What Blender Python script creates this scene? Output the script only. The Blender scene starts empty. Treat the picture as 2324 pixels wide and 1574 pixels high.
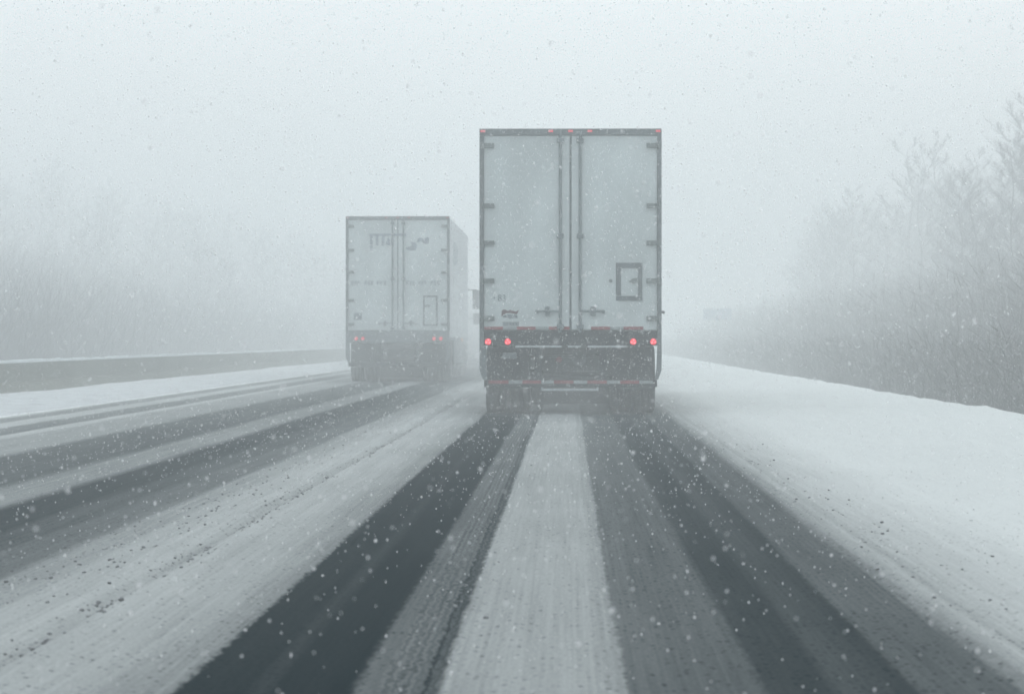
import bpy, math, random
import numpy as np
from mathutils import Vector, Matrix
random.seed(7)
rng = np.random.default_rng(7)
S = bpy.context.scene
COL = S.collection
R = math.radians

# ------------------------------------------------------------------ camera
EYE = 1.08
cam_d = bpy.data.cameras.new('camera')
cam = bpy.data.objects.new('camera', cam_d); COL.objects.link(cam)
cam.location = (0, 0, EYE)
cam.rotation_euler = (R(90) - math.atan(18/7800), 0, math.atan(128/7800))
cam_d.sensor_width = 36; cam_d.sensor_fit = 'HORIZONTAL'
cam_d.lens = 7800/2324*36
cam_d.clip_start = 0.3; cam_d.clip_end = 6000
cam_d.dof.use_dof = True; cam_d.dof.focus_distance = 31; cam_d.dof.aperture_fstop = 8
S.camera = cam

# ------------------------------------------------------------------ sky and light
SUN_EL, SUN_AZ = 38, 6            # behind the cloud, ahead of the camera
w = bpy.data.worlds.new('World'); S.world = w; w.use_nodes = True
nt = w.node_tree; nt.nodes.clear()
sky = nt.nodes.new('ShaderNodeTexSky'); sky.sky_type = 'NISHITA'; sky.sun_disc = False
sky.sun_elevation = R(SUN_EL); sky.sun_rotation = R(SUN_AZ)
sky.dust_density = 4; sky.air_density = 1.2
hs = nt.nodes.new('ShaderNodeHueSaturation'); hs.inputs['Saturation'].default_value = 0.22
mixw = nt.nodes.new('ShaderNodeMix'); mixw.data_type = 'RGBA'
mixw.inputs['Factor'].default_value = 0.60                      # the even cloud layer
mixw.inputs[7].default_value = (8.75, 9.25, 9.95, 1)
bg = nt.nodes.new('ShaderNodeBackground'); bg.inputs['Strength'].default_value = 0.136
out = nt.nodes.new('ShaderNodeOutputWorld')
nt.links.new(sky.outputs[0], hs.inputs['Color']); nt.links.new(hs.outputs[0], mixw.inputs[6])
nt.links.new(mixw.outputs[2], bg.inputs['Color']); nt.links.new(bg.outputs[0], out.inputs['Surface'])
sun_d = bpy.data.lights.new('sun', 'SUN'); sun_d.energy = 1.0; sun_d.angle = R(40); sun_d.color = (1, .97, .93)
sun = bpy.data.objects.new('sun', sun_d); COL.objects.link(sun)
az = R(SUN_AZ)
dv = Vector((math.sin(az)*math.cos(R(SUN_EL)), math.cos(az)*math.cos(R(SUN_EL)), math.sin(R(SUN_EL))))
sun.rotation_euler = dv.to_track_quat('Z', 'Y').to_euler()
S.view_settings.view_transform = 'Standard'; S.view_settings.look = 'None'
S.view_settings.gamma = 1; S.view_settings.use_curve_mapping = False
S.view_settings.exposure = 0.0
S.cycles.use_denoising = True
S.cycles.volume_bounces = 3
S.cycles.max_bounces = 8
S.cycles.sample_clamp_indirect = 6

HAZE_DENSITY = 0.0073

# ------------------------------------------------------------------ helpers
class MB:
    def __init__(s): s.v = []; s.f = []
    def add(s, vs, fs):
        n = len(s.v); s.v += [tuple(p) for p in vs]; s.f += [tuple(i+n for i in f) for f in fs]; return s
    def box(s, c, d, rz=0, rx=0):
        x, y, z = d[0]/2, d[1]/2, d[2]/2
        m = Matrix.Translation(c) @ Matrix.Rotation(rz, 4, 'Z') @ Matrix.Rotation(rx, 4, 'X')
        vs = [m @ Vector(p) for p in ((-x,-y,-z),(x,-y,-z),(x,y,-z),(-x,y,-z),(-x,-y,z),(x,-y,z),(x,y,z),(-x,y,z))]
        return s.add(vs, [(0,3,2,1),(4,5,6,7),(0,1,5,4),(1,2,6,5),(2,3,7,6),(3,0,4,7)])
    def bb(s, x0, x1, y0, y1, z0, z1):
        return s.box(((x0+x1)/2, (y0+y1)/2, (z0+z1)/2), (x1-x0, y1-y0, z1-z0))
    def cyl(s, a, b, r, n=10, r2=None, caps=True):
        a, b = Vector(a), Vector(b); d = (b-a).normalized()
        u = d.orthogonal().normalized(); v = d.cross(u); r2 = r if r2 is None else r2
        vs = [a + (u*math.cos(t)+v*math.sin(t))*r for t in (2*math.pi*i/n for i in range(n))]
        vs += [b + (u*math.cos(t)+v*math.sin(t))*r2 for t in (2*math.pi*i/n for i in range(n))]
        fs = [(i, (i+1) % n, n+(i+1) % n, n+i) for i in range(n)]
        if caps: fs += [tuple(range(n))[::-1], tuple(range(n, 2*n))]
        return s.add(vs, fs)
    def lathe(s, prof, c=(0,0,0), n=28):          # prof: (x, r) round the X axis
        vs = []; m = len(prof)
        for i in range(n):
            t = 2*math.pi*i/n
            for x, r in prof: vs.append((c[0]+x, c[1]+r*math.cos(t), c[2]+r*math.sin(t)))
        fs = [(i*m+j, i*m+j+1, ((i+1) % n)*m+j+1, ((i+1) % n)*m+j) for i in range(n) for j in range(m-1)]
        return s.add(vs, fs)
    def prism(s, poly, y0, y1):                    # poly of (x, z), extruded along Y
        n = len(poly)
        vs = [(x, y0, z) for x, z in poly] + [(x, y1, z) for x, z in poly]
        return s.add(vs, [tuple(range(n)), tuple(range(2*n-1, n-1, -1))] + [(i, n+i, n+(i+1) % n, (i+1) % n) for i in range(n)])
    def prism_x(s, poly, x0, x1):                  # poly of (y, z), extruded along X
        n = len(poly)
        vs = [(x0, y, z) for y, z in poly] + [(x1, y, z) for y, z in poly]
        return s.add(vs, [tuple(range(n))[::-1], tuple(range(n, 2*n))] + [(i, (i+1) % n, n+(i+1) % n, n+i) for i in range(n)])
    def mesh(s, name, mat, smooth=False):
        me = bpy.data.meshes.new(name); me.from_pydata(s.v, [], s.f); me.materials.append(mat)
        if smooth: me.polygons.foreach_set('use_smooth', [True]*len(me.polygons))
        me.update(); return me
    def build(s, name, mat, parent=None, bevel=0, smooth=False, label=None):
        o = bpy.data.objects.new(name, s.mesh(name, mat, smooth)); COL.objects.link(o)
        if parent: o.parent = parent
        if bevel:
            b = o.modifiers.new('bevel', 'BEVEL'); b.width = bevel; b.segments = 2; b.limit_method = 'ANGLE'
        if label: o['label'] = label
        return o

def tri_obj(name, verts, tris, mat, parent=None):
    me = bpy.data.meshes.new(name)
    nv, nf = len(verts), len(tris)
    me.vertices.add(nv); me.vertices.foreach_set('co', np.asarray(verts, np.float32).ravel())
    k = tris.shape[1]
    me.loops.add(nf*k); me.loops.foreach_set('vertex_index', np.asarray(tris, np.int32).ravel())
    me.polygons.add(nf); me.polygons.foreach_set('loop_start', np.arange(0, nf*k, k, dtype=np.int32))
    me.polygons.foreach_set('loop_total', np.full(nf, k, np.int32))
    me.materials.append(mat); me.update(calc_edges=True)
    o = bpy.data.objects.new(name, me); COL.objects.link(o)
    if parent: o.parent = parent
    return o

def empty(name, loc, rz=0):
    o = bpy.data.objects.new(name, None); COL.objects.link(o)
    o.location = loc; o.rotation_euler = (0, 0, rz); o.empty_display_size = .3; return o
def tag(o, label=None, cat=None, group=None, kind=None):
    if label: o['label'] = label
    if cat: o['category'] = cat
    if group: o['group'] = group
    if kind: o['kind'] = kind
    return o

def mat(name, col, rough=.8, var=.25, scale=6, spec=.3, metal=0, emit=None, es=0, stretch=None, bump=0):
    m = bpy.data.materials.new(name); m.use_nodes = True
    nt = m.node_tree; b = nt.nodes['Principled BSDF']
    b.inputs['Roughness'].default_value = rough; b.inputs['Specular IOR Level'].default_value = spec
    b.inputs['Metallic'].default_value = metal
    tc = nt.nodes.new('ShaderNodeTexCoord'); mp = nt.nodes.new('ShaderNodeMapping')
    if stretch: mp.inputs['Scale'].default_value = stretch
    n = nt.nodes.new('ShaderNodeTexNoise'); n.inputs['Scale'].default_value = scale; n.inputs['Detail'].default_value = 6
    rp = nt.nodes.new('ShaderNodeMapRange'); rp.inputs[1].default_value = .3; rp.inputs[2].default_value = .7
    rp.inputs[3].default_value = 1-var; rp.inputs[4].default_value = 1+var*.5
    mx = nt.nodes.new('ShaderNodeVectorMath'); mx.operation = 'SCALE'; mx.inputs[0].default_value = col
    nt.links.new(tc.outputs['Object'], mp.inputs[0]); nt.links.new(mp.outputs[0], n.inputs['Vector'])
    nt.links.new(n.outputs[0], rp.inputs[0]); nt.links.new(rp.outputs[0], mx.inputs['Scale'])
    nt.links.new(mx.outputs[0], b.inputs['Base Color'])
    if bump:
        bp = nt.nodes.new('ShaderNodeBump'); bp.inputs['Strength'].default_value = bump; bp.inputs['Distance'].default_value = .02
        nt.links.new(n.outputs[0], bp.inputs['Height']); nt.links.new(bp.outputs[0], b.inputs['Normal'])
    if emit:
        b.inputs['Emission Color'].default_value = (*emit, 1); b.inputs['Emission Strength'].default_value = es
    return m

M = dict(
    door=mat('dirty_white_door', (.64, .71, .70), .55, .2, 1.6, stretch=(1, 1, .45)),
    side=mat('white_side_panel', (.72, .77, .78), .5, .1, 1.2),
    frame=mat('grimy_grey_steel', (.14, .17, .18), .6, .35, 5),
    rod=mat('dull_lock_rod_steel', (.18, .22, .23), .5, .3, 8),
    hinge=mat('hinge_steel', (.17, .205, .20), .55, .3, 8),
    seal=mat('rubber_seal', (.12, .16, .17), .8, .3, 12),
    dark=mat('wet_black_chassis', (.014, .02, .023), .8, .4, 4),
    tyre=mat('wet_tyre_rubber', (.012, .017, .02), .85, .4, 7),
    rim=mat('grimy_wheel_rim', (.10, .12, .125), .6, .4, 9),
    flap=mat('mud_flap_rubber', (.016, .022, .025), .8, .4, 5),
    snowy=mat('packed_snow_crust', (.55, .6, .61), .95, .3, 14, bump=.5),
    redtape=mat('dirty_red_tape', (.30, .055, .065), .6, .3, 12),
    whitetape=mat('dirty_white_tape', (.34, .38, .38), .6, .25, 12),
    decal=mat('grey_decal', (.20, .25, .27), .7, .3, 10),
    palelet=mat('pale_blue_lettering', (.27, .33, .37), .7, .35, 14),
    logored=mat('maroon_decal', (.14, .075, .085), .7, .35, 20),
    plate=mat('snowy_number_plate', (.16, .19, .2), .7, .3, 14),
    led=mat('red_led', (.6, .02, .03), .4, .1, 5, emit=(1, .03, .05), es=.55),
    led_dim=mat('dim_red_lamp', (.6, .05, .07), .4, .1, 5, emit=(1, .14, .18), es=.4),
    led_core=mat('red_led_core', (.8, .3, .3), .4, .1, 5, emit=(1, .12, .17), es=1.7),
    amber=mat('amber_lamp', (.8, .3, .05), .4, .1, 5, emit=(1, .33, .05), es=1.6),
    lens=mat('red_reflector', (.30, .05, .06), .4, .1, 5),
    cab=mat('dark_blue_cab', (.05, .065, .08), .5, .2, 3),
    cabgrey=mat('grey_cab', (.11, .13, .14), .5, .2, 3),
    glass=mat('dark_glass', (.02, .025, .03), .15, .1, 3, spec=.6),
    chrome=mat('dull_steel', (.3, .33, .34), .4, .2, 6),
    concrete=mat('damp_concrete', (.155, .165, .145), .95, .2, 1.2, stretch=(1, .35, 1.2), spec=.1),
    post=mat('galvanised_post', (.2, .22, .23), .7, .2, 4),
    blue=mat('haze_paled_blue_sign_sheet', (.16, .27, .42), .6, .15, 3),  # blue lightened so the panel looks fainter, haze put into its colour
    white=mat('white_sign_sheet', (.7, .72, .72), .6, .1, 3),
    bark=mat('snow_dusted_bark', (.15, .15, .16), .95, .4, 5, spec=.1),
    twig=mat('snow_dusted_twigs', (.23, .23, .245), .95, .4, 3, spec=.1),
    wood=mat('distant_wet_twigs', (.075, .078, .088), .95, .3, 3, spec=.1),
    brush=mat('dead_brush', (.15, .145, .145), .95, .5, 2, spec=.05),
    flake=mat('snowflake', (.93, .95, .95), .9, .04, 2, spec=.1),
    grit=mat('pale_grit', (.38, .41, .41), .95, .4, 20, spec=.05),
    clump=mat('dirty_slush_lump', (.19, .20, .205), .95, .5, 20, spec=.05),
)

_m = M['flake']; _nt = _m.node_tree; _b = _nt.nodes['Principled BSDF']; _o = _nt.nodes['Material Output']
_t = _nt.nodes.new('ShaderNodeBsdfTranslucent'); _t.inputs[0].default_value = (.97, .99, 1, 1)
_x = _nt.nodes.new('ShaderNodeMixShader'); _x.inputs[0].default_value = .88
_nt.links.new(_b.outputs[0], _x.inputs[1]); _nt.links.new(_t.outputs[0], _x.inputs[2]); _p = _nt.nodes.new('ShaderNodeBsdfTransparent'); _y = _nt.nodes.new('ShaderNodeMixShader'); _y.inputs[0].default_value = .5
_nt.links.new(_x.outputs[0], _y.inputs[1]); _nt.links.new(_p.outputs[0], _y.inputs[2]); _nt.links.new(_y.outputs[0], _o.inputs['Surface'])
# value noise for the ground heights
def vnoise(x, y, seed=0):
    g = np.random.default_rng(seed).random((256, 256))
    xi = np.floor(x).astype(int); yi = np.floor(y).astype(int)
    fx = x-xi; fy = y-yi; fx = fx*fx*(3-2*fx); fy = fy*fy*(3-2*fy)
    a = g[xi % 256, yi % 256]; b = g[(xi+1) % 256, yi % 256]
    c = g[xi % 256, (yi+1) % 256]; d = g[(xi+1) % 256, (yi+1) % 256]
    return (a*(1-fx)+b*fx)*(1-fy) + (c*(1-fx)+d*fx)*fy - .5

# ------------------------------------------------------------------ ground
# snow cover (0 wet asphalt .. 1 snow) across the road, by metres from the camera's own line
COVER = [(-8.0,.96),(-7.68,.94),(-7.56,.34),(-7.26,.32),(-7.16,.66),(-6.84,.62),(-6.76,.28),(-6.34,.26),(-6.24,.66),(-6.10,.62),
 (-6.0,.44),(-5.28,.42),(-5.12,.15),(-4.2,.12),(-4.02,.36),(-3.68,.36),(-3.56,.05),(-3.2,.06),(-3.1,.13),(-2.9,.13),(-2.84,.19),
 (-2.58,.2),(-2.5,.42),(-2.34,.46),(-2.2,.58),(-1.92,.62)]
COVER2 = [(-1.92,.62),(-1.86,.50),(-1.8,.62),(-1.62,.57),(-1.52,.56),(-1.38,.46),(-1.27,.36),(-1.215,.34),(-1.195,.015),(-1.0,.01),(-.955,.035),
 (-.9,.005),(-.68,.005),(-.655,.17),(-.48,.17),(-.455,.07),(-.42,.09),(-.395,.50),(.085,.52),(.11,.44),(.165,.42),
 (.18,.19),(.40,.14),(.58,.15),(.615,.05),(.8,.03),(.86,.08),(1.06,.03),(1.09,.12),(1.36,.13),(1.43,.42),(1.52,.60)]
COVER3 = [(1.52,.60),(1.56,.48),(1.62,.62),(1.9,.78),(2.3,.95),(6.4,1.0)]
def cover_at(x):
    pts = COVER + COVER2[1:] + COVER3[1:]
    return np.interp(x, [p[0] for p in pts], [p[1] for p in pts])

def road_material():
    m = bpy.data.materials.new('snow_streaked_asphalt'); m.use_nodes = True
    nt = m.node_tree; N = nt.nodes.new; L = nt.links.new; b = nt.nodes['Principled BSDF']
    tc = N('ShaderNodeTexCoord')
    sep = N('ShaderNodeSeparateXYZ'); L(tc.outputs['Object'], sep.inputs[0])
    def noise(sc, scale=(1,1,1), detail=4, rough=.55):
        mp = N('ShaderNodeMapping'); mp.inputs['Scale'].default_value = scale
        n = N('ShaderNodeTexNoise'); n.inputs['Scale'].default_value = sc; n.inputs['Detail'].default_value = detail; n.inputs['Roughness'].default_value = rough
        L(tc.outputs['Object'], mp.inputs[0]); L(mp.outputs[0], n.inputs['Vector']); return n.outputs[0]
    def math_(op, a, c=None, d=None):
        n = N('ShaderNodeMath'); n.operation = op
        for i, q in enumerate((a, c, d)):
            if q is None: continue
            if isinstance(q, (int, float)): n.inputs[i].default_value = q
            else: L(q, n.inputs[i])
        return n.outputs[0]
    wob = math_('MULTIPLY_ADD', noise(1, (.3, .05, 1), 3), .10, -.05)          # slow wander of the tracks
    wob2 = math_('MULTIPLY_ADD', noise(1, (26, 6, 1), 5, .7), .085, -.0425)      # crumbly edges
    x = math_('ADD', math_('ADD', sep.outputs[0], wob), wob2)
    ramps = []
    for pts in (COVER, COVER2, COVER3):
        x0, x1 = pts[0][0], pts[-1][0]
        mr = N('ShaderNodeMapRange'); mr.inputs[1].default_value = x0; mr.inputs[2].default_value = x1
        L(x, mr.inputs[0]); cr = N('ShaderNodeValToRGB'); e = cr.color_ramp.elements
        e[0].position = 0; e[0].color = (pts[0][1],)*3+(1,); e[1].position = 1; e[1].color = (pts[-1][1],)*3+(1,)
        for px, c in pts[1:-1]:
            q = e.new((px-x0)/(x1-x0)); q.color = (c, c, c, 1)
        L(mr.outputs[0], cr.inputs[0]); ramps.append(cr.outputs[0])
    def sel(a, c, edge):
        g = math_('GREATER_THAN', x, edge); mx = N('ShaderNodeMix'); L(g, mx.inputs[0]); L(a, mx.inputs[2]); L(c, mx.inputs[3]); return mx.outputs[0]
    cov = sel(sel(ramps[0], ramps[1], -1.92), ramps[2], 1.52)
    # long streaks drawn out by tyres, then tread ribs, then blown patches
    streak = math_('MULTIPLY_ADD', noise(1, (13, .16, 1), 5, .7), .44, -.22)
    fine = math_('MULTIPLY_ADD', noise(1, (60, .25, 1), 3, .6), .34, -.17)
    patch = math_('MULTIPLY_ADD', noise(1, (1.2, .22, 1), 5, .6), .34, -.17)
    amp = math_('MULTIPLY_ADD', math_('MULTIPLY', cov, math_('SUBTRACT', 1.05, cov)), 2.6, .03)
    cov = math_('MULTIPLY_ADD', math_('ADD', math_('ADD', streak, fine), patch), amp, cov)
    # tread ribs in the inner edge of the left wheel track
    rib = math_('MULTIPLY', math_('MULTIPLY', math_('SINE', math_('MULTIPLY', x, 210)), noise(1, (25, .6, 1), 3)), .12)
    inrib = math_('MULTIPLY', math_('GREATER_THAN', x, -.6), math_('LESS_THAN', x, -.42))
    cov = math_('MULTIPLY_ADD', rib, inrib, cov)
    # grain: snow dust on asphalt / grit in snow
    grain = noise(1, (55, 30, 1), 5, .9)
    g2 = math_('MULTIPLY_ADD', grain, 1.5, -.75)
    gamp = math_('MULTIPLY_ADD', math_('MULTIPLY', cov, math_('SUBTRACT', 1, cov)), 2.1, .055)
    cov = math_('MULTIPLY_ADD', g2, gamp, cov)
    # grit: dark specks, most of it in the worn snow next to the tracks
    vo = N('ShaderNodeTexVoronoi'); vo.inputs['Scale'].default_value = 1
    mp = N('ShaderNodeMapping'); mp.inputs['Scale'].default_value = (34, 20, 1)
    L(tc.outputs['Object'], mp.inputs[0]); L(mp.outputs[0], vo.inputs['Vector'])
    spk = N('ShaderNodeMapRange'); spk.inputs[1].default_value = .14; spk.inputs[2].default_value = .36; spk.inputs[3].default_value = 1; spk.inputs[4].default_value = 0
    L(vo.outputs['Distance'], spk.inputs[0])
    vsep = N('ShaderNodeSeparateColor'); L(vo.outputs['Color'], vsep.inputs[0])
    wear = math_('MULTIPLY_ADD', noise(1, (1.6, .35, 1), 3), 1.5, -.55)
    few = math_('LESS_THAN', vsep.outputs[0], math_('MULTIPLY_ADD', wear, .9, .18))
    spk = math_('MULTIPLY', math_('MULTIPLY', spk.outputs[0], few), vsep.outputs[1])
    cov = math_('SUBTRACT', cov, math_('MULTIPLY', spk, .62))
    clampn = N('ShaderNodeClamp'); L(cov, clampn.inputs[0])
    mx = N('ShaderNodeMix'); mx.data_type = 'RGBA'; L(clampn.outputs[0], mx.inputs[0])
    mx.inputs[6].default_value = (.001, .011, .016, 1); mx.inputs[7].default_value = (.605, .645, .635, 1)
    L(mx.outputs[2], b.inputs['Base Color'])
    b.inputs['Roughness'].default_value = 1; b.inputs['Specular IOR Level'].default_value = .0
    bp = N('ShaderNodeBump'); bp.inputs['Strength'].default_value = .35; bp.inputs['Distance'].default_value = .012
    L(clampn.outputs[0], bp.inputs['Height']); L(bp.outputs[0], b.inputs['Normal'])
    return m

def snowfield_material(name, snow, bare, cover, scale):
    m = bpy.data.materials.new(name); m.use_nodes = True
    nt = m.node_tree; N = nt.nodes.new; L = nt.links.new; b = nt.nodes['Principled BSDF']
    tc = N('ShaderNodeTexCoord'); n = N('ShaderNodeTexNoise'); n.inputs['Scale'].default_value = scale; n.inputs['Detail'].default_value = 8; n.inputs['Roughness'].default_value = .65
    L(tc.outputs['Object'], n.inputs['Vector'])
    mr = N('ShaderNodeMapRange'); mr.inputs[1].default_value = 1-cover-.08; mr.inputs[2].default_value = 1-cover+.08
    L(n.outputs[0], mr.inputs[0]); mx = N('ShaderNodeMix'); mx.data_type = 'RGBA'; L(mr.outputs[0], mx.inputs[0])
    mx.inputs[6].default_value = (*bare, 1); mx.inputs[7].default_value = (*snow, 1)
    L(mx.outputs[2], b.inputs['Base Color']); b.inputs['Roughness'].default_value = .95; b.inputs['Specular IOR Level'].default_value = .1
    return m

YS = [-6.0]
while YS[-1] < 900: YS.append(YS[-1] + max(.2, abs(YS[-1])*.022))
YS = np.array(YS)
def ground_strip(name, xs, hfun, material, label=None):
    X, Y = np.meshgrid(xs, YS); Z = hfun(X, Y)
    nx, ny = len(xs), len(YS)
    v = np.stack([X.ravel(), Y.ravel(), Z.ravel()], 1)
    i, j = np.meshgrid(np.arange(nx-1), np.arange(ny-1))
    a = (j*nx+i).ravel(); q = np.stack([a, a+1, a+nx+1, a+nx], 1)
    o = tri_obj(name, v, q, material)
    o.data.polygons.foreach_set('use_smooth', [True]*len(o.data.polygons))
    return tag(o, label, kind='structure')
def h_road(X, Y):
    c = cover_at(X + .05*vnoise(X*.3+40, Y*.05, 9))
    h = .022*c + .018*c*(vnoise(X*9, Y*1.2, 2) + .6*vnoise(X*22, Y*5, 3))
    ridge = np.exp(-((X+2.02)/.13)**2) + np.exp(-((X+1.72)/.09)**2)*.8 - .5*np.exp(-((X+1.86)/.03)**2)
    return h + ridge*(.03+.03*vnoise(X*8, Y*.9, 5)) + .02*np.exp(-((X-1.47)/.05)**2)
R_PROF = [(1.5,.0),(2.2,.03),(5.2,.05),(6.05,.035),(6.38,.0),(6.9,-.22),(8,-.6),(10,-.75),(13,-.35),(18,1.2),(30,5),(60,11),(100,16),(260,17)]
def h_right(X, Y):
    base = np.interp(X, [p[0] for p in R_PROF], [p[1] for p in R_PROF])
    c = np.clip((X-1.5)/1.2, 0, 1)
    n = vnoise(X*1.3, Y*.35, 11)*.06 + vnoise(X*5, Y*2.2, 12)*.03 + vnoise(X*14, Y*7, 13)*.008
    crest = np.exp(-((X-6.3)/.35)**2)*vnoise(X*2, Y*1.3, 17)*.06
    far = np.clip((X-7)/6, 0, 1)*(vnoise(X*.25, Y*.12, 14)*.9)
    return base + h_road(np.minimum(X, 2.2), Y)*(1-c) + .022*c + n*c + far + crest
L_PROF = [(-260,17),(-100,16),(-60,10),(-35,2.6),(-25,-.05),(-22,0),(-10.8,0),(-10.2,.05),(-8.6,.03),(-7.7,.0)]
def h_left(X, Y):
    base = np.interp(X, [p[0] for p in L_PROF], [p[1] for p in L_PROF])
    c = np.clip((-7.6-X)/.8, 0, 1)
    return base + .022 + (vnoise(X*1.5, Y*.35, 21)*.05 + vnoise(X*5, Y*2, 22)*.02)*c
road_m = road_material()
ground_strip('road', np.arange(-7.70, 1.52, .04), h_road, road_m)
snow_clean = snowfield_material('fresh_snow_with_grit', (.84, .88, .88), (.42, .45, .45), .62, 7)
ground_strip('right_shoulder_snow', np.concatenate([np.arange(1.52-.02, 6.95, .06)]), h_right, road_m)
ground_strip('right_verge', np.concatenate([np.arange(6.92, 20, .3), np.arange(20, 60, 2.0), np.arange(60, 260, 12.0)]), h_right,
             snowfield_material('brushy_slope', (.4, .42, .42), (.10, .098, .097), .34, .9))
ground_strip('left_shoulder_snow', np.arange(-11.9, -7.66, .08), h_left, snowfield_material('ploughed_snow', (.52, .56, .57), (.38, .41, .42), .55, 2.5))
ground_strip('opposite_carriageway', np.concatenate([np.arange(-260, -60, 12.0), np.arange(-60, -11.85, .8), [-11.88]]), h_left,
             snowfield_material('snowed_over_lanes', (.32, .34, .35), (.08, .09, .1), .5, .25))

# lumps of dirty slush along the ridge between the lanes and on the shoulders
def ico():
    t = (1+5**.5)/2
    v = np.array([(-1,t,0),(1,t,0),(-1,-t,0),(1,-t,0),(0,-1,t),(0,1,t),(0,-1,-t),(0,1,-t),(t,0,-1),(t,0,1),(-t,0,-1),(-t,0,1)], float)
    f = np.array([(0,11,5),(0,5,1),(0,1,7),(0,7,10),(0,10,11),(1,5,9),(5,11,4),(11,10,2),(10,7,6),(7,1,8),(3,9,4),(3,4,2),(3,2,6),(3,6,8),(3,8,9),(4,9,5),(2,4,11),(6,2,10),(8,6,7),(9,8,1)])
    return v/np.linalg.norm(v[0]), f
def scatter(bv, bf, pos, scl, jit=.25):
    n, k = len(pos), len(bv)
    V = bv[None]*(1+rng.uniform(-jit, jit, (n, k, 1)))
    a = rng.uniform(0, 2*math.pi, n); ca, sa = np.cos(a), np.sin(a)
    x = V[..., 0]*ca[:, None]-V[..., 1]*sa[:, None]; y = V[..., 0]*sa[:, None]+V[..., 1]*ca[:, None]
    V = np.stack([x, y, V[..., 2]], -1)*scl[:, None, :] + pos[:, None, :]
    F = bf[None] + (np.arange(n)*k)[:, None, None]
    return V.reshape(-1, 3), F.reshape(-1, 3)
iv, if_ = ico()
n1 = 3400
yy = 9 + 70*rng.random(n1)**1.6
clus = vnoise(yy*1.1, yy*0+.5, 31) > -.12
line = rng.choice([-1.85, -2.35, -2.2, -.3, 1.58, 1.66], n1, p=[.40, .24, .16, .03, .09, .08])
xx = line + rng.normal(0, 1, n1)*np.where(line < -2, .14, np.where(line > 0, .12, .022+.03*rng.random(n1)))
keep = clus | (rng.random(n1) < .25); xx, yy = xx[keep], yy[keep]
s = rng.lognormal(math.log(.0042), .5, len(xx)); s = np.clip(s, .002, .009)
zz = np.where(xx > 1.5, h_right(xx, yy), h_road(xx, yy)) + s*.25
V, F = scatter(iv, if_, np.stack([xx, yy, zz], 1), np.stack([s*1.2, s*2.2, s*.75], 1))
tag(tri_obj('slush_lumps', V, F, M['clump']), 'small dirty grey slush lumps strewn along the white ridge between the lanes', 'slush', kind='stuff')

n2 = 2600
yy = 12 + 50*rng.random(n2)**1.2; xx = 1.8 + 4.2*rng.random(n2)**1.1
s = rng.uniform(.0025, .0062, n2); zz = h_right(xx, yy)+s*.15
V, F = scatter(iv, if_, np.stack([xx, yy, zz], 1), np.stack([s*1.1, s*1.6, s*.5], 1))
tag(tri_obj('snow_grit', V, F, M['grit']), 'faint grey specks of grit on the clean snow of the right shoulder', 'grit', kind='stuff')

# ------------------------------------------------------------------ median barrier
bar = empty('concrete_barrier', (-11.15, 40, 0))
tag(bar, 'long low weathered concrete barrier along the left snowy shoulder', 'barrier')
prof = [(-.30,-.25),(.30,-.25),(.30,.02),(.14,.22),(.075,.62),(-.075,.62),(-.14,.22),(-.30,.02)]
mb = MB(); y = -25.0
while y < 640:
    L_ = 6.0
    mb.prism(prof, y+.008, y+L_-.008); y += L_
mb.build('barrier_wall', M['concrete'], bar)
mb = MB()
ys = np.arange(-25, 640, 1.2); cs = []
for y in ys:
    hgt = .645 + .03*random.random(); cs.append([(-.085, y, .60), (-.06, y, hgt-.008), (0, y, hgt), (.06, y, hgt-.008), (.085, y, .60)])
vs = [p for c in cs for p in c]
mb.add(vs, [(i*5+j, i*5+j+1, i*5+j+6, i*5+j+5) for i in range(len(cs)-1) for j in range(4)])
mb.build('snow_cap', M['snowy'], bar)

# ------------------------------------------------------------------ trucks
tyre_me = MB().lathe([(-.125,.27),(-.145,.34),(-.15,.44),(-.13,.49),(-.10,.505),(-.06,.505),(-.055,.49),(-.045,.49),(-.04,.505),(.04,.505),(.045,.49),(.055,.49),(.06,.505),(.10,.505),(.13,.49),(.15,.44),(.145,.34),(.125,.27)]).mesh('tyre', M['tyre'], True)
rim_me = MB().lathe([(-.12,.275),(-.12,.25),(-.04,.20),(-.04,.0),(.0,.0),(.02,.12),(.02,.2),(.12,.25),(.12,.275)]).mesh('wheel', M['rim'], True)
def wheel(parent, x, y, z=.5):
    r = bpy.data.objects.new('wheel', rim_me); COL.objects.link(r); r.parent = parent; r.location = (x, y, z)
    t = bpy.data.objects.new('tyre', tyre_me); COL.objects.link(t); t.parent = r
def axle(parent, y, duals=True):
    MB().cyl((-.95, y, .5), (.95, y, .5), .07, 12).build('axle', M['dark'], parent, smooth=False)
    for s_ in (-1, 1):
        for x in ((1.08, .74) if duals else (1.02,)):
            wheel(parent, s_*x, y)

def text_mesh(body, name, m, parent, loc, size, sx=1):
    cu = bpy.data.curves.new(name, 'FONT'); cu.body = body; cu.size = size; cu.extrude = .002
    tmp = bpy.data.objects.new('tmp', cu); COL.objects.link(tmp)
    dg = bpy.context.evaluated_depsgraph_get(); me = bpy.data.meshes.new_from_object(tmp.evaluated_get(dg))
    bpy.data.objects.remove(tmp); me.materials.clear(); me.materials.append(m)
    o = bpy.data.objects.new(name, me); COL.objects.link(o); o.parent = parent
    o.location = loc; o.rotation_euler = (R(90), 0, 0); o.scale = (sx, 1, 1); return o

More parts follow.
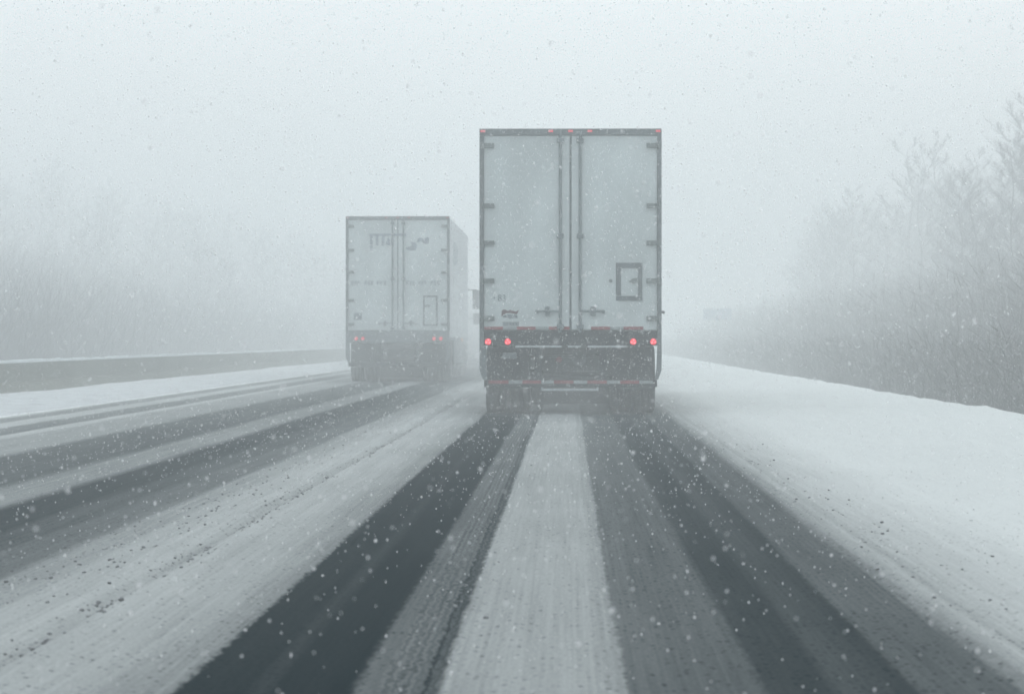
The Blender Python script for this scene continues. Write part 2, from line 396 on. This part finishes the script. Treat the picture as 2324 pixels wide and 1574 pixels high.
def lamp(parent, x, z, r, y, name='tail_light', leds=True, m='led'):
    t = MB().cyl((x, y, z), (x, y-.025, z), r, 16).build(name, M[m], parent)
    if leds:
        for k in range(3):
            a = k*2.09+.5+x
            MB().cyl((x+r*.52*math.cos(a), y-.0252, z+r*.52*math.sin(a)), (x+r*.52*math.cos(a), y-.032, z+r*.52*math.sin(a)), r*.32, 8).build('led', M['led_core'], t)
    return t

def tractor(root, y0, cabm, sleeper):
    """conventional tractor; y0 = back of the drive frame, forward is +Y"""
    MB().bb(-.43,.43, y0, y0+7.2, .78, 1.02).build('tractor_frame', M['dark'], root)
    axle(root, y0+.75); axle(root, y0+2.05); axle(root, y0+6.3, duals=False)
    mb = MB()
    cb = y0+(2.9 if not sleeper else 2.3)
    ct = 2.75 if not sleeper else 3.7
    mb.prism_x([(cb,.95),(cb,ct-.1),(cb+.15,ct),(y0+4.2,ct),(y0+4.75,ct-.35),(y0+5.2,2.0),(y0+5.2,.95)], -1.08, 1.08)
    mb.build('cab', cabm, root, bevel=.06)
    MB().prism_x([(y0+5.205,.75),(y0+5.205,1.95),(y0+6.9,1.72),(y0+7.1,1.5),(y0+7.1,.6)], -.85, .85).build('bonnet', cabm, root, bevel=.06)
    MB().prism_x([(y0+4.80,2.02),(y0+4.80,2.38),(y0+5.19,2.05)], -.95, .95).build('windscreen', M['glass'], root)
    for s_ in (-1, 1):
        MB().bb(min(s_*.87, s_*1.2), max(s_*.87, s_*1.2), y0+5.7, y0+6.95, 1.02, 1.16).build('front_wing', cabm, root, bevel=.05)
        MB().cyl((s_*.95, y0+3.0, .62), (s_*.95, y0+4.6, .62), .3, 20).build('fuel_tank', M['chrome'], root)
        MB().bb(min(s_*1.083, s_*1.09), max(s_*1.083, s_*1.09), y0+3.9, y0+4.7, 1.75, 2.35).build('side_window', M['glass'], root)
        MB().cyl((s_*.8, cb-.12, 1.0), (s_*.8, cb-.12, ct+.25), .07, 10).build('exhaust_stack', M['chrome'], root)
        a = MB().cyl((s_*1.05, y0+4.9, 2.56), (s_*1.50, y0+4.8, 2.56), .022, 6).build('mirror_arm', M['dark'], root)
        MB().cyl((s_*1.05, y0+4.9, 1.70), (s_*1.46, y0+4.8, 1.70), .022, 6).build('mirror_arm', M['dark'], root)
        MB().bb(min(s_*1.38, s_*1.66), max(s_*1.38, s_*1.66), y0+4.72, y0+4.80, 1.98, 2.56).build('mirror', M['dark'], a, bevel=.02)
        MB().bb(min(s_*1.40, s_*1.64), max(s_*1.40, s_*1.64), y0+4.72, y0+4.80, 1.52, 1.86).build('spot_mirror', M['dark'], a, bevel=.02)
    MB().bb(-1.15, 1.15, y0+7.12, y0+7.3, .4, .8).build('front_bumper', M['chrome'], root, bevel=.03)
    MB().bb(-.40, .40, y0+.9, y0+2.0, 1.021, 1.12).build('fifth_wheel', M['dark'], root)

def trailer(root, H, hinge_z, rod_x, sill_z1, light_x, light_z, far=False):
    Wd = 1.30; LEN = 16.15; floor = 1.20
    MB().bb(-Wd+.01, Wd-.01, .12, LEN, floor-.08, H-.012).build('trailer_box', M['side'], root, bevel=.015)
    MB().bb(-Wd, Wd, .15, LEN+.01, floor-.16, floor-.081).build('bottom_rail', M['frame'], root)
    # rear frame
    MB().bb(-Wd, Wd, 0, .118, H-.095, H).build('header_rail', M['frame'], root, bevel=.006)
    for s_ in (-1, 1):
        MB().bb(min(s_*1.238, s_*Wd), max(s_*1.238, s_*Wd), 0, .118, .98, H-.096).build('corner_post', M['frame'], root, bevel=.005)
    sl = MB().bb(-1.237, 1.237, 0.0, .14, .985, sill_z1).build('rear_sill', M['dark'] if not far else M['frame'], root, bevel=.006)
    # doors, each with its seal, rods, hinges and handle
    for s_ in (-1, 1):
        x0, x1 = sorted((s_*.014, s_*1.234))
        d = MB().bb(x0, x1, .035, .085, sill_z1+.006, H-.10).build('door', M['door'], root, bevel=.004)
        xs0, xs1 = sorted((s_*.002, s_*.013))
        MB().bb(xs0, xs1, .030, .08, sill_z1+.006, H-.10).build('door_seal', M['seal'], d)
        rx = rod_x[0] if s_ < 0 else rod_x[1]
        MB().cyl((rx, .006, sill_z1-.03), (rx, .006, H-.04), .022, 10).build('lock_rod', M['rod'], d)
        for z in (H-.17, H-.17-(H-1.3)*.49, sill_z1+.055):
            MB().bb(rx-.05, rx+.05, -.020, .034, z-.035, z+.035).build('rod_bracket', M['rod'], d, bevel=.008)
        for z in hinge_z:
            hx0, hx1 = sorted((s_*1.085, s_*1.262))
            MB().bb(hx0, hx1, -.014, .034, z-.035, z+.035).cyl((s_*1.262, -.02, z-.05), (s_*1.262, -.02, z+.05), .02, 8).build('hinge', M['hinge'], d, bevel=.004)
        zc = 1.476
        hd = MB().box((rx+s_*.185, -.025, zc), (.34, .018, .032))
        hd.box((rx+s_*.185, -.0, zc), (.07, .06, .13)); hd.box((rx+s_*.33, -.0, zc-.005), (.04, .05, .05))
        hd.build('door_handle', M['rod'], d, bevel=.004)
    # lamps
    for x in (-1.25, -.283, 0, .277, 1.25):
        MB().bb(x-.034, x+.034, -.022, -.001, H-.052, H-.022).build('marker_light', M['led_dim'] if not far else M['lens'], root, bevel=.004)
    for x in light_x: lamp(root, x, light_z, .046, -.001, leds=not far, m='led')
    # underbody
    for s_ in (-1, 1):
        MB().bb(s_*.5-.06, s_*.5+.06, .16, LEN-1, .86, 1.035).build('chassis_rail', M['dark'], root)
        MB().bb(min(s_*.60, s_*1.20), max(s_*.60, s_*1.20), .55, .562, .36, .96).build('mud_flap', M['flap'], root)
        gi = 1.238 if s_ > 0 else 1.205
        MB().prism([(s_*gi, .979), (s_*1.30, .979), (s_*1.30, .64), (s_*1.25, .50), (s_*1.20, .50), (s_*(gi-.012), .66)], .002, .05).build('side_plate', M['frame'], root)
        MB().bb(s_*.46-.05, s_*.46+.05, .02, .10, .5, .984).build('bumper_upright', M['dark'], root)
        MB().bb(s_*.50-.1, s_*.50+.1, .75, 3.6, .55, .86).build('suspension_hanger', M['dark'], root)
        lg = MB().bb(s_*.8-.07, s_*.8+.07, 11.6, 11.75, .35, 1.03); lg.bb(s_*.8-.12, s_*.8+.12, 11.5, 11.85, .32, .349); lg.build('landing_leg', M['dark'], root)
    MB().bb(-1.16, 1.16, 3.45, 3.462, .09, .95).build('under_shade_sheet', M['flap'], root)  # added dark sheet, stands in for shade and spray under the trailer
    cross = MB()
    for k in range(30): cross.bb(-1.2, 1.2, .4+k*.5, .46+k*.5, 1.036, 1.12)
    cross.build('cross_members', M['dark'], root)
    MB().bb(-.43, .43, .9, 3.4, .62, .84).build('axle_carriage', M['dark'], root)
    bp = MB().bb(-1.235, 1.235, -.01, .09, .395, .498).build('bumper', M['dark'], root, bevel=.008)
    axle(root, 1.35); axle(root, 2.62)
    return sl, bp

# ---- nearer truck
t1 = empty('semi_truck', (.03, 7800/159, 0))
tag(t1, 'nearer semi truck straight ahead with plain white rear doors and a square placard frame', 'truck', 'semi trucks driving away through the snowstorm')
sl, bp = trailer(t1, 4.08, (3.84, 2.98, 2.45, 1.91, 1.375), (-.145, .138), 1.203, (-1.176, -.896, .896, 1.182), 1.042)
for a, c in ((-1.232,-.965),(-.767,-.497),(-.31,-.014),(.296,.566),(.758,1.04)):
    MB().bb(a, c, .026, .034, 1.212, 1.256).build('red_tape', M['redtape'], t1)
for a, c in ((-.964,-.768),(-.496,-.311),(.567,.757)):
    MB().bb(a, c, .0265, .034, 1.213, 1.255).build('white_tape', M['whitetape'], t1)
xs_ = [-1.17,-.883,-.69,-.417,-.237,.045,.238,.52,.706,.98,1.175]
for k in range(10):
    MB().bb(xs_[k], xs_[k+1]-.001, -.015, -.0101, .443, .490).build('bumper_tape_red' if k % 2 == 0 else 'bumper_tape_white', M['redtape'] if k % 2 == 0 else M['whitetape'], bp)
pf = MB()
pf.bb(.648,1.025,.018,.0348,2.093,2.168); pf.bb(.648,1.025,.018,.0348,1.627,1.695); pf.bb(.648,.722,.018,.0348,1.696,2.092); pf.bb(.962,1.025,.018,.0348,1.696,2.092)
pf = pf.build('placard_frame', M['frame'], t1, bevel=.003)
lt = MB(); lt.prism([(.83,1.90),(.89,1.945),(.96,1.955),(.96,1.875),(.90,1.87)], .012, .0345)
lt.build('placard_latch', M['hinge'], pf)
MB().cyl((.572,.0345,1.91),(.572,.015,1.91),.026,10).build('door_stud', M['hinge'], t1)
MB().cyl((1.302,.04,1.47),(1.345,.04,1.455),.02,8).build('door_hook', M['frame'], t1)
text_mesh('83', 'unit_number', M['decal'], t1, (-1.04, .0315, 1.62), .135, .9)
MB().bb(-1.10,-1.078,.030,.0345,1.655,1.68).build('small_mark', M['decal'], t1)
lg = MB(); lg.prism([(-.985,1.40),(-.985,1.475),(-.96,1.502),(-.93,1.50),(-.90,1.482),(-.86,1.495),(-.82,1.485),(-.79,1.47),(-.765,1.478),(-.735,1.51),(-.75,1.46),(-.77,1.43),(-.80,1.44),(-.86,1.452),(-.92,1.448)], .030, .0345)
lg.build('red_script_logo', M['logored'], t1)
lg = MB(); lg.prism([(-.965,1.385),(-.96,1.415),(-.90,1.43),(-.84,1.432),(-.76,1.42),(-.755,1.375),(-.80,1.385),(-.86,1.362),(-.90,1.39)], .0305, .0345)
lg.build('logo_lower_line', M['decal'], t1)  # printed second line below the script
pl = MB(); pl.bb(-.97,-.735,.030,.0345,1.262,1.328); pl = pl.build('maker_plate', M['whitetape'], t1)
for k in range(5): MB().bb(-.955+k*.042,-.955+k*.042+.026,.0285,.0299,1.275+.006*(k%2),1.312).build('maker_plate_print', M['decal'], pl)
MB().bb(-.97,-.77,-.012,.0,.80,.885).build('number_plate', M['plate'], t1, bevel=.004)
MB().cyl((-.165,.6,.785),(-.165,.58,.785),.045,12).build('reflector', M['lens'], t1)
for a, c in ((-.786,-.126),(-.04,.15),(.245,.81)):
    MB().bb(a, c, -.012, .06, .958, .984).build('snow_ledge', M['snowy'], t1, bevel=.006)
MB().bb(-.39,.37,.0,.16,.34,.374).bb(-.42,-.39,0,.16,.34,.395).bb(.37,.40,0,.16,.34,.395).build('step_bar', M['snowy'], t1, bevel=.006)
MB().bb(-.62,-.42,.63,.8,.62,.86).build('air_tank', M['rim'], t1, bevel=.05)
MB().cyl((.12,.66,.80),(.12,.9,.80),.11,14).build('brake_chamber', M['rim'], t1)
tractor(t1, 11.6, M['cab'], True)

# ---- farther truck
t2 = empty('semi_truck', (-4.27, 7800/90.8, 0))
tag(t2, 'farther semi truck in the left lane with faint dark lettering on its rear doors', 'truck', 'semi trucks driving away through the snowstorm')
sl, bp = trailer(t2, 4.15, (3.9, 3.3, 2.75, 2.05, 1.45), (-.127, .147), 1.30, (-1.04, -.873, .91, 1.08), 1.09, far=True)
lg = MB()
lg.bb(-.72,.21,.028,.0345,3.655,3.715)
for x, z0, z1 in ((-.66,3.30,3.654),(-.518,3.42,3.654),(-.367,3.42,3.654),(-.225,3.42,3.60),(-.135,3.42,3.60)):
    lg.prism([(x-.035,z0),(x+.035,z0),(x+.035,z1),(x-.035,z1)], .029, .0345)
lg.bb(-.30,-.26,.029,.0345,3.44,3.52)
lg.prism([(.20,3.33),(.30,3.29),(.45,3.30),(.48,3.42),(.44,3.51),(.32,3.50),(.36,3.42),(.30,3.38),(.22,3.40)], .029, .0345)
lg.prism([(.47,3.50),(.52,3.60),(.60,3.61),(.66,3.58),(.74,3.63),(.79,3.60),(.77,3.46),(.66,3.46),(.60,3.52),(.52,3.50)], .029, .0345)
lg.build('faded_logo', M['palelet'], t2)
for x0, n in ((-1.16, 11), (.22, 11)):
    lt = MB(); x = x0; lr = random.Random(int(x0*100))
    for k in range(n):
        wd = lr.uniform(.04, .07); z0 = 2.43; z1 = 2.43+.10
        if k % 4 != 3:
            lt.bb(x, x+.016, .029, .0345, z0, z1); lt.bb(x+.017, x+wd, .0292, .0345, z1-.02, z1)
            lt.bb(x+.017, x+wd, .0292, .0345, z0+.04, z0+.055)
            if lr.random() < .6: lt.bb(x+.017, x+wd, .0292, .0345, z0, z0+.018)
        x += wd+.022
    lt.build('faded_lettering', M['decal'], t2)
MB().bb(-1.10,-.90,.029,.0345,1.56,1.73).build('sticker', M['decal'], t2)
pf = MB(); pf.bb(.635,1.0,.018,.0348,2.13,2.17); pf.bb(.635,1.0,.018,.0348,1.41,1.45); pf.bb(.635,.675,.018,.0348,1.451,2.129); pf.bb(.955,1.0,.018,.0348,1.451,2.129)
pf = pf.build('placard_frame', M['frame'], t2)
MB().bb(.676,.80,.02,.0345,1.88,1.94).build('placard_latch', M['hinge'], pf)
MB().bb(1.291,1.315,9.7,9.8,1.03,1.09).build('side_marker', M['amber'], t2)
for s_ in (-1, 1):
    MB().bb(s_*1.27-.012, s_*1.27+.012, 3.6, 11.4, .42, 1.038).build('side_skirt', M['cabgrey'], t2)
for k in range(12):
    MB().bb(1.2905, 1.296, .5+k*1.25, .53+k*1.25, 1.13, 4.10).build('side_rib', M['whitetape'], t2)
lg = MB(); lg.prism_x([(2.6,3.05),(2.9,3.6),(4.8,3.62),(6.8,3.5),(6.2,3.1),(4.2,3.0)], 1.2902, 1.2945)
lg.build('side_logo', mat('faint_grey_side_print', (.46,.52,.54), .6, .2, 2), t2)
tractor(t2, 12.9, M['cabgrey'], False)

# ---- oncoming truck beyond the barrier
t3 = empty('oncoming_truck', (-29.5, 322, 0))
tag(t3, 'ghostly box truck barely visible in the haze above the concrete barrier', 'truck')
MB().bb(-1.28,1.28,1.9,9.5,1.0,4.05).build('cargo_box', M['side'], t3, bevel=.03)
MB().prism_x([(0,.6),(0,1.6),(.35,2.55),(1.85,2.6),(1.85,.6)], -1.1, 1.1).build('cab', M['cab'], t3, bevel=.05)
MB().prism_x([(.02,1.68),(.33,2.45),(.30,2.45),(-.02,1.68)], -.95, .95).build('windscreen', M['glass'], t3)
MB().bb(-1.12,1.12,-.15,-.01,.4,.8).build('front_bumper', M['frame'], t3)
MB().bb(-.5,.5,.1,9.3,.62,.95).build('tractor_frame', M['dark'], t3)
for s_ in (-1, 1):
    MB().cyl((s_*.85,-.01,1.0),(s_*.85,-.05,1.0),.1,12).build('headlight', M['chrome'], t3)
    wheel(t3, s_*.98, .9); wheel(t3, s_*1.02, 7.2)

# ------------------------------------------------------------------ road sign on the right
sg = empty('road_sign', (11.6, 268, h_right(np.array([11.6]), np.array([268.]))[0]))
sg.scale = (1.32, 1, 1)
tag(sg, 'small blue road sign on two posts, faint in the haze right of the road', 'sign')
zb = -sg.location.z
MB().bb(-.83,.83,0,.03,zb+2.55,zb+3.48).build('sign_panel', M['blue'], sg)
MB().bb(-.78,.78,-.006,-.001,zb+2.60,zb+2.63).bb(-.78,.78,-.006,-.001,zb+3.40,zb+3.43).build('sign_border', M['white'], sg)
for s_ in (-1, 1): MB().bb(s_*.5-.04, s_*.5+.04, .031, .11, -.4, zb+3.48).build('sign_post', M['post'], sg)

# ------------------------------------------------------------------ trees
ONE = False
def ribbon(V, F, a, b, wd, wd2):
    d = b-a; u = d.cross(Vector((random.uniform(-1,1), random.uniform(-1,1), random.uniform(-1,1)))).normalized()
    for q in (u, d.cross(u).normalized()):
        n = len(V); V += [a-q*wd, a+q*wd, b+q*wd2, b-q*wd2]; F.append((n, n+1, n+2, n+3))
        if ONE: break
def tube(V, F, pts, rad, n=5):
    for k in range(len(pts)-1):
        a, b = pts[k], pts[k+1]; d = (b-a).normalized(); u = d.orthogonal().normalized(); v = d.cross(u)
        m = len(V)
        for p, r in ((a, rad[k]), (b, rad[k+1])):
            for i in range(n): t = 2*math.pi*i/n; V.append(p+(u*math.cos(t)+v*math.sin(t))*r)
        for i in range(n): F.append((m+i, m+(i+1) % n, m+n+(i+1) % n, m+n+i))
def grow(seed, H, spread=.3, low=.22, nb=36, ns=12, nt_=22, wt=.0034):
    random.seed(seed)
    TV, TF, CV, CF = [], [], [], []
    pts = [Vector((0,0,-.5))]; n = 9
    for k in range(1, n+1):
        f = k/n; pts.append(Vector((math.sin(k*1.3+seed)*.025*H*f, math.cos(k*1.1+seed)*.025*H*f, H*f*.97)))
    rad = [H*.009*(1-.93*i/n)+.008 for i in range(n+1)]
    tube(TV, TF, pts, rad, 6)
    def at(f):
        k = min(int(f*n), n-1); return pts[k].lerp(pts[k+1], f*n-k)
    for i in range(nb):
        f = low+(1-low)*(i+random.random())/nb; p = at(f); a = i*2.4+random.random()
        L1 = H*spread*(1-.75*((f-low)/(1-low))**1.3)*random.uniform(.7, 1.15)
        up = random.uniform(.35, 1.0)+f*.4
        d = Vector((math.cos(a), math.sin(a), up)).normalized()
        m1 = p+d*L1*.5+Vector((0,0,.03*L1)); e = p+d*L1+Vector((0,0,.16*L1))
        r0 = .008+.004*L1
        tube(CV, CF, [p, m1, e], [r0, r0*.6, .008], 3)
        for j in range(ns):
            g = .25+.75*(j+random.random())/ns
            q = p.lerp(m1, g*2) if g < .5 else m1.lerp(e, g*2-1)
            d2 = (d+Vector((random.uniform(-1,1), random.uniform(-1,1), random.uniform(-.2,.9)))*.9).normalized()
            L2 = L1*.42*random.uniform(.6, 1.2)*(1.2-g*.6)
            e2 = q+d2*L2; ribbon(CV, CF, q, e2, .006 if not ONE else .014, .003)
            for t in range(nt_):
                h = random.random(); q3 = q.lerp(e2, h)
                d3 = (d2+Vector((random.uniform(-1,1), random.uniform(-1,1), random.uniform(-.3,1)))*.8).normalized()
                ribbon(CV, CF, q3, q3+d3*L2*random.uniform(.3, .65), wt, wt*.5)
    return (TV, TF), (CV, CF)
protos = []
for sd, H, sp, lw in ((1, 10, .33, .03), (2, 12, .30, .04), (3, 8.5, .38, .02), (5, 11, .35, .03)):
    (tv, tf), (cv, cf) = grow(sd, H, sp, lw)
    a = MB(); a.v, a.f = [tuple(p) for p in tv], tf
    b = MB(); b.v, b.f = [tuple(p) for p in cv], cf
    protos.append((a.mesh('trunk', M['bark'], True), b.mesh('crown', M['twig']), H))
random.seed(11)
def hr(x, y): return float(h_right(np.array([float(x)]), np.array([float(y)]))[0])
#      x, y, height, label
near = [
 (20.6, 150, 9.6, 'tallest bare tree at the very right edge of the view'),
 (18.8, 146, 8.0, 'bushy bare tree just inside the right edge, rising from the brush'),
 (17.9, 152, 6.9, 'lower bare tree just left of the bushy one at the right edge'),
 (22.5, 168, 10.2, 'broad bare tree standing close behind the tallest one at the right edge'),
 (19.6, 172, 7.8, 'slim bare tree where the dark group on the right begins to fade'),
]
for (x, y, H, lab) in near:
    tm, cm, h0 = protos[len(lab) % 4]
    e = empty('bare_tree', (x, y, hr(x, y)), random.uniform(0, 6.28))
    e.scale = (H/h0*1.05,)*2+(H/h0,); tag(e, lab, 'tree', 'bare trees on the right verge')
    for nm, me in (('trunk', tm), ('crown', cm)):
        o = bpy.data.objects.new(nm, me); COL.objects.link(o); o.parent = e
shared = 'grey bare tree half lost in the haze on the right slope'
for k in range(24):
    y = 245+k*9+random.uniform(-5, 5); x = y*random.uniform(.072, .13); H = random.uniform(8.5, 11.5)
    tm, cm, h0 = protos[k % 4]
    e = empty('bare_tree', (x, y, hr(x, y)), random.uniform(0, 6.28))
    e.scale = (H/h0*1.1,)*2+(H/h0,); tag(e, shared, 'tree', 'bare trees fading into the haze on the right')
    for nm, me in (('trunk', tm), ('crown', cm)):
        o = bpy.data.objects.new(nm, me); COL.objects.link(o); o.parent = e

def joined_wood(name, spots, label, seed0):
    global ONE; ONE = True
    Vs, Fs, n = [], [], 0
    low = []
    for sd in range(4):
        (tv, tf), (cv, cf) = grow(seed0+sd, 10, .34, .03, 20, 7, 5, .024)
        v = np.array([tuple(p) for p in tv+cv]); k = len(tv)
        # quads only (the tube faces and ribbons all are)
        f = np.array([list(q) for q in tf]+[[i+k for i in q] for q in cf]); low.append((v, f))
    for i, (x, y, z, H) in enumerate(spots):
        v, f = low[i % 4]; a = random.uniform(0, 6.28); s_ = H/10
        vx = v[:, 0]*math.cos(a)-v[:, 1]*math.sin(a); vy = v[:, 0]*math.sin(a)+v[:, 1]*math.cos(a)
        Vs.append(np.stack([vx*s_*1.25+x, vy*s_*1.25+y, v[:, 2]*s_+z], 1)); Fs.append(f+n); n += len(v)
    o = tri_obj(name, np.concatenate(Vs), np.concatenate(Fs), M['wood'])
    return tag(o, label, 'woodland', kind='stuff')
spots = []
for k in range(260):
    y = random.uniform(205, 640); x = max(random.uniform(22, 95), y*.07); spots.append((x, y, hr(x, y), random.uniform(8, 12)))
joined_wood('hazy_woodland', spots, 'hazy grey mass of bare woodland filling the slope on the right', 20)
spots = []
for k in range(420):
    y = random.uniform(180, 680); x = -random.uniform(25, 105)
    z = float(h_left(np.array([x]), np.array([y]))[0]); spots.append((x, y, z, min(max((y-150)*.055, 3), 11)*random.uniform(.85, 1.1)))
joined_wood('distant_woodland', spots, 'dark blurred woodland mass in the haze beyond the barrier on the left', 30)

# brush and dead grass behind the crest of the right verge
Vb, Fb = [], []
random.seed(5)
for k in range(7800):
    y = 34+330*random.random()**1.7; x = 6.55+random.random()**.8*(9+y*.04)
    z = hr(x, y)-.05; near_crest = x < 7.4
    for j in range(5 if near_crest else 9):
        hgt = random.uniform(.25, .6) if near_crest else random.uniform(.7, 2.0)+(random.random()**2*2.6 if x > 10 else 0)
        b0 = Vector((x+random.uniform(-.25,.25), y+random.uniform(-.25,.25), z))
        tip = b0+Vector((random.gauss(0,.22)*hgt, random.gauss(0,.22)*hgt, hgt))
        wd = .006 if near_crest else .007
        n = len(Vb); Vb += [b0-Vector((wd,0,0)), b0+Vector((wd,0,0)), tip]; Fb.append((n, n+1, n+2))
        if not near_crest:
            for _ in range(3):
                m_ = b0.lerp(tip, random.uniform(.3,.9)); t2_ = m_+Vector((random.gauss(0,.3), random.gauss(0,.3), random.uniform(.1,.5)))
                n = len(Vb); Vb += [m_-Vector((.008,0,0)), m_+Vector((.008,0,.01)), t2_]; Fb.append((n, n+1, n+2))
Vl, Fl = [], []
for k in range(6500):
    y = 115+340*random.random()**1.2; x = -(21.5+random.random()*26)
    z = float(np.interp(x, [p[0] for p in L_PROF], [p[1] for p in L_PROF]))-.05
    for j in range(11):
        hgt = random.uniform(.8, 2.2)+random.random()**3*3.2; b0 = Vector((x+random.uniform(-.6,.6), y+random.uniform(-.6,.6), z))
        tip = b0+Vector((random.gauss(0,.42)*hgt, random.gauss(0,.42)*hgt, hgt)); n = len(Vl)
        Vl += [b0-Vector((.026,0,0)), b0+Vector((.026,0,0)), tip]; Fl.append((n, n+1, n+2))
tag(tri_obj('roadside_thicket', np.array([tuple(p) for p in Vl]), np.array(Fl), M['wood']),
    'hazy grey thicket at the foot of the woods beyond the barrier', 'thicket', kind='stuff')
tag(tri_obj('verge_brush', np.array([tuple(p) for p in Vb]), np.array(Fb), M['brush']),
    'dense dead brush and weeds behind the snowy crest on the right', 'brush', kind='stuff')

# ------------------------------------------------------------------ falling snow
def wedge(n, y0, y1):
    pts = []; tot = 0
    ymax = y1; wmax = .36*ymax+5; hmax = .115*ymax+2.2
    while tot < n:
        m = n*3
        y = rng.uniform(y0, y1, m); x = rng.uniform(-wmax/2, wmax/2, m); z = rng.uniform(.02, hmax, m)
        ok = (np.abs(x) < (.36*y+5)/2) & (z < .115*y+2.2)
        p = np.stack([x-y*.0164, y, z], 1)[ok]; pts.append(p); tot += len(p)
    return np.concatenate(pts)[:n]
fl = wedge(200000, 6.0, 48.5)
inside_truck = False
s = np.clip(rng.lognormal(math.log(.0034), .32, len(fl)), .0012, .0068)
bv = np.array([(1,0,0),(-.5,.87,0),(-.5,-.87,0),(0,0,.8),(0,0,-.8)]); bf = np.array([(0,1,3),(1,2,3),(2,0,3),(1,0,4),(2,1,4),(0,2,4)])
V, F = scatter(bv, bf, fl, np.stack([s*1.0, s, s*rng.uniform(.7, 1.5, len(s))], 1), .35)
tag(tri_obj('falling_snow', V, F, M['flake']), 'white snowflakes blowing through the air all round the trucks', 'snow', kind='stuff')

# ------------------------------------------------------------------ haze
hz = MB().bb(-270, 270, -20, 1000, -2.2, 31).mesh('haze', M['flake'])
hm = bpy.data.materials.new('snow_haze'); hm.use_nodes = True; hn = hm.node_tree; hn.nodes.clear()
ho = hn.nodes.new('ShaderNodeOutputMaterial'); hv = hn.nodes.new('ShaderNodeVolumePrincipled')
hv.inputs['Color'].default_value = (.925, .980, .983, 1); hv.inputs['Density'].default_value = HAZE_DENSITY; hv.inputs['Anisotropy'].default_value = .3
hn.links.new(hv.outputs[0], ho.inputs['Volume'])
hz.materials.clear(); hz.materials.append(hm)
ob = bpy.data.objects.new('haze', hz); COL.objects.link(ob); tag(ob, kind='stuff')

# snow thrown up by the wheels
def spray(name, c, d, dens, seed, label):
    me = MB().box((0,0,0), (1,1,1)).mesh(name, M['flake']); me.materials.clear()
    m = bpy.data.materials.new('wheel_spray'); m.use_nodes = True; nt = m.node_tree; nt.nodes.clear(); N = nt.nodes.new; L = nt.links.new
    o_ = N('ShaderNodeOutputMaterial'); v = N('ShaderNodeVolumePrincipled'); v.inputs['Color'].default_value = (.955, .988, .985, 1)
    tc = N('ShaderNodeTexCoord'); sc = N('ShaderNodeVectorMath'); sc.operation = 'LENGTH'
    mp = N('ShaderNodeMapping'); mp.inputs['Scale'].default_value = (2, 2, 2); L(tc.outputs['Object'], mp.inputs[0]); L(mp.outputs[0], sc.inputs[0])
    fo = N('ShaderNodeMapRange'); fo.inputs[1].default_value = 1.0; fo.inputs[2].default_value = .15; L(sc.outputs['Value'], fo.inputs[0])
    n = N('ShaderNodeTexNoise'); n.inputs['Scale'].default_value = .8; n.inputs['Detail'].default_value = 3
    mp2 = N('ShaderNodeMapping'); mp2.inputs['Scale'].default_value = d; mp2.inputs['Location'].default_value = (seed, seed, 0)
    L(tc.outputs['Object'], mp2.inputs[0]); L(mp2.outputs[0], n.inputs['Vector'])
    nr = N('ShaderNodeMapRange'); nr.inputs[1].default_value = .38; nr.inputs[2].default_value = .68; L(n.outputs[0], nr.inputs[0])
    a = N('ShaderNodeMath'); a.operation = 'MULTIPLY'; L(fo.outputs[0], a.inputs[0]); L(nr.outputs[0], a.inputs[1])
    b = N('ShaderNodeMath'); b.operation = 'MULTIPLY'; b.inputs[1].default_value = dens; L(a.outputs[0], b.inputs[0]); L(b.outputs[0], v.inputs['Density'])
    L(v.outputs[0], o_.inputs['Volume']); me.materials.append(m)
    o = bpy.data.objects.new(name, me); COL.objects.link(o); o.location = c; o.scale = d
    tag(o, label, 'spray', kind='stuff')
spray('snow_spray', (-4.0, 92, 1.1), (6.2, 26, 3.8), .28, 3.0, 'cloud of snow thrown up by the wheels of the farther truck')
spray('snow_spray', (-.1, 50, .42), (4.4, 8, 1.8), .20, 7.0, 'thin swirl of snow round the rear wheels of the nearer truck')
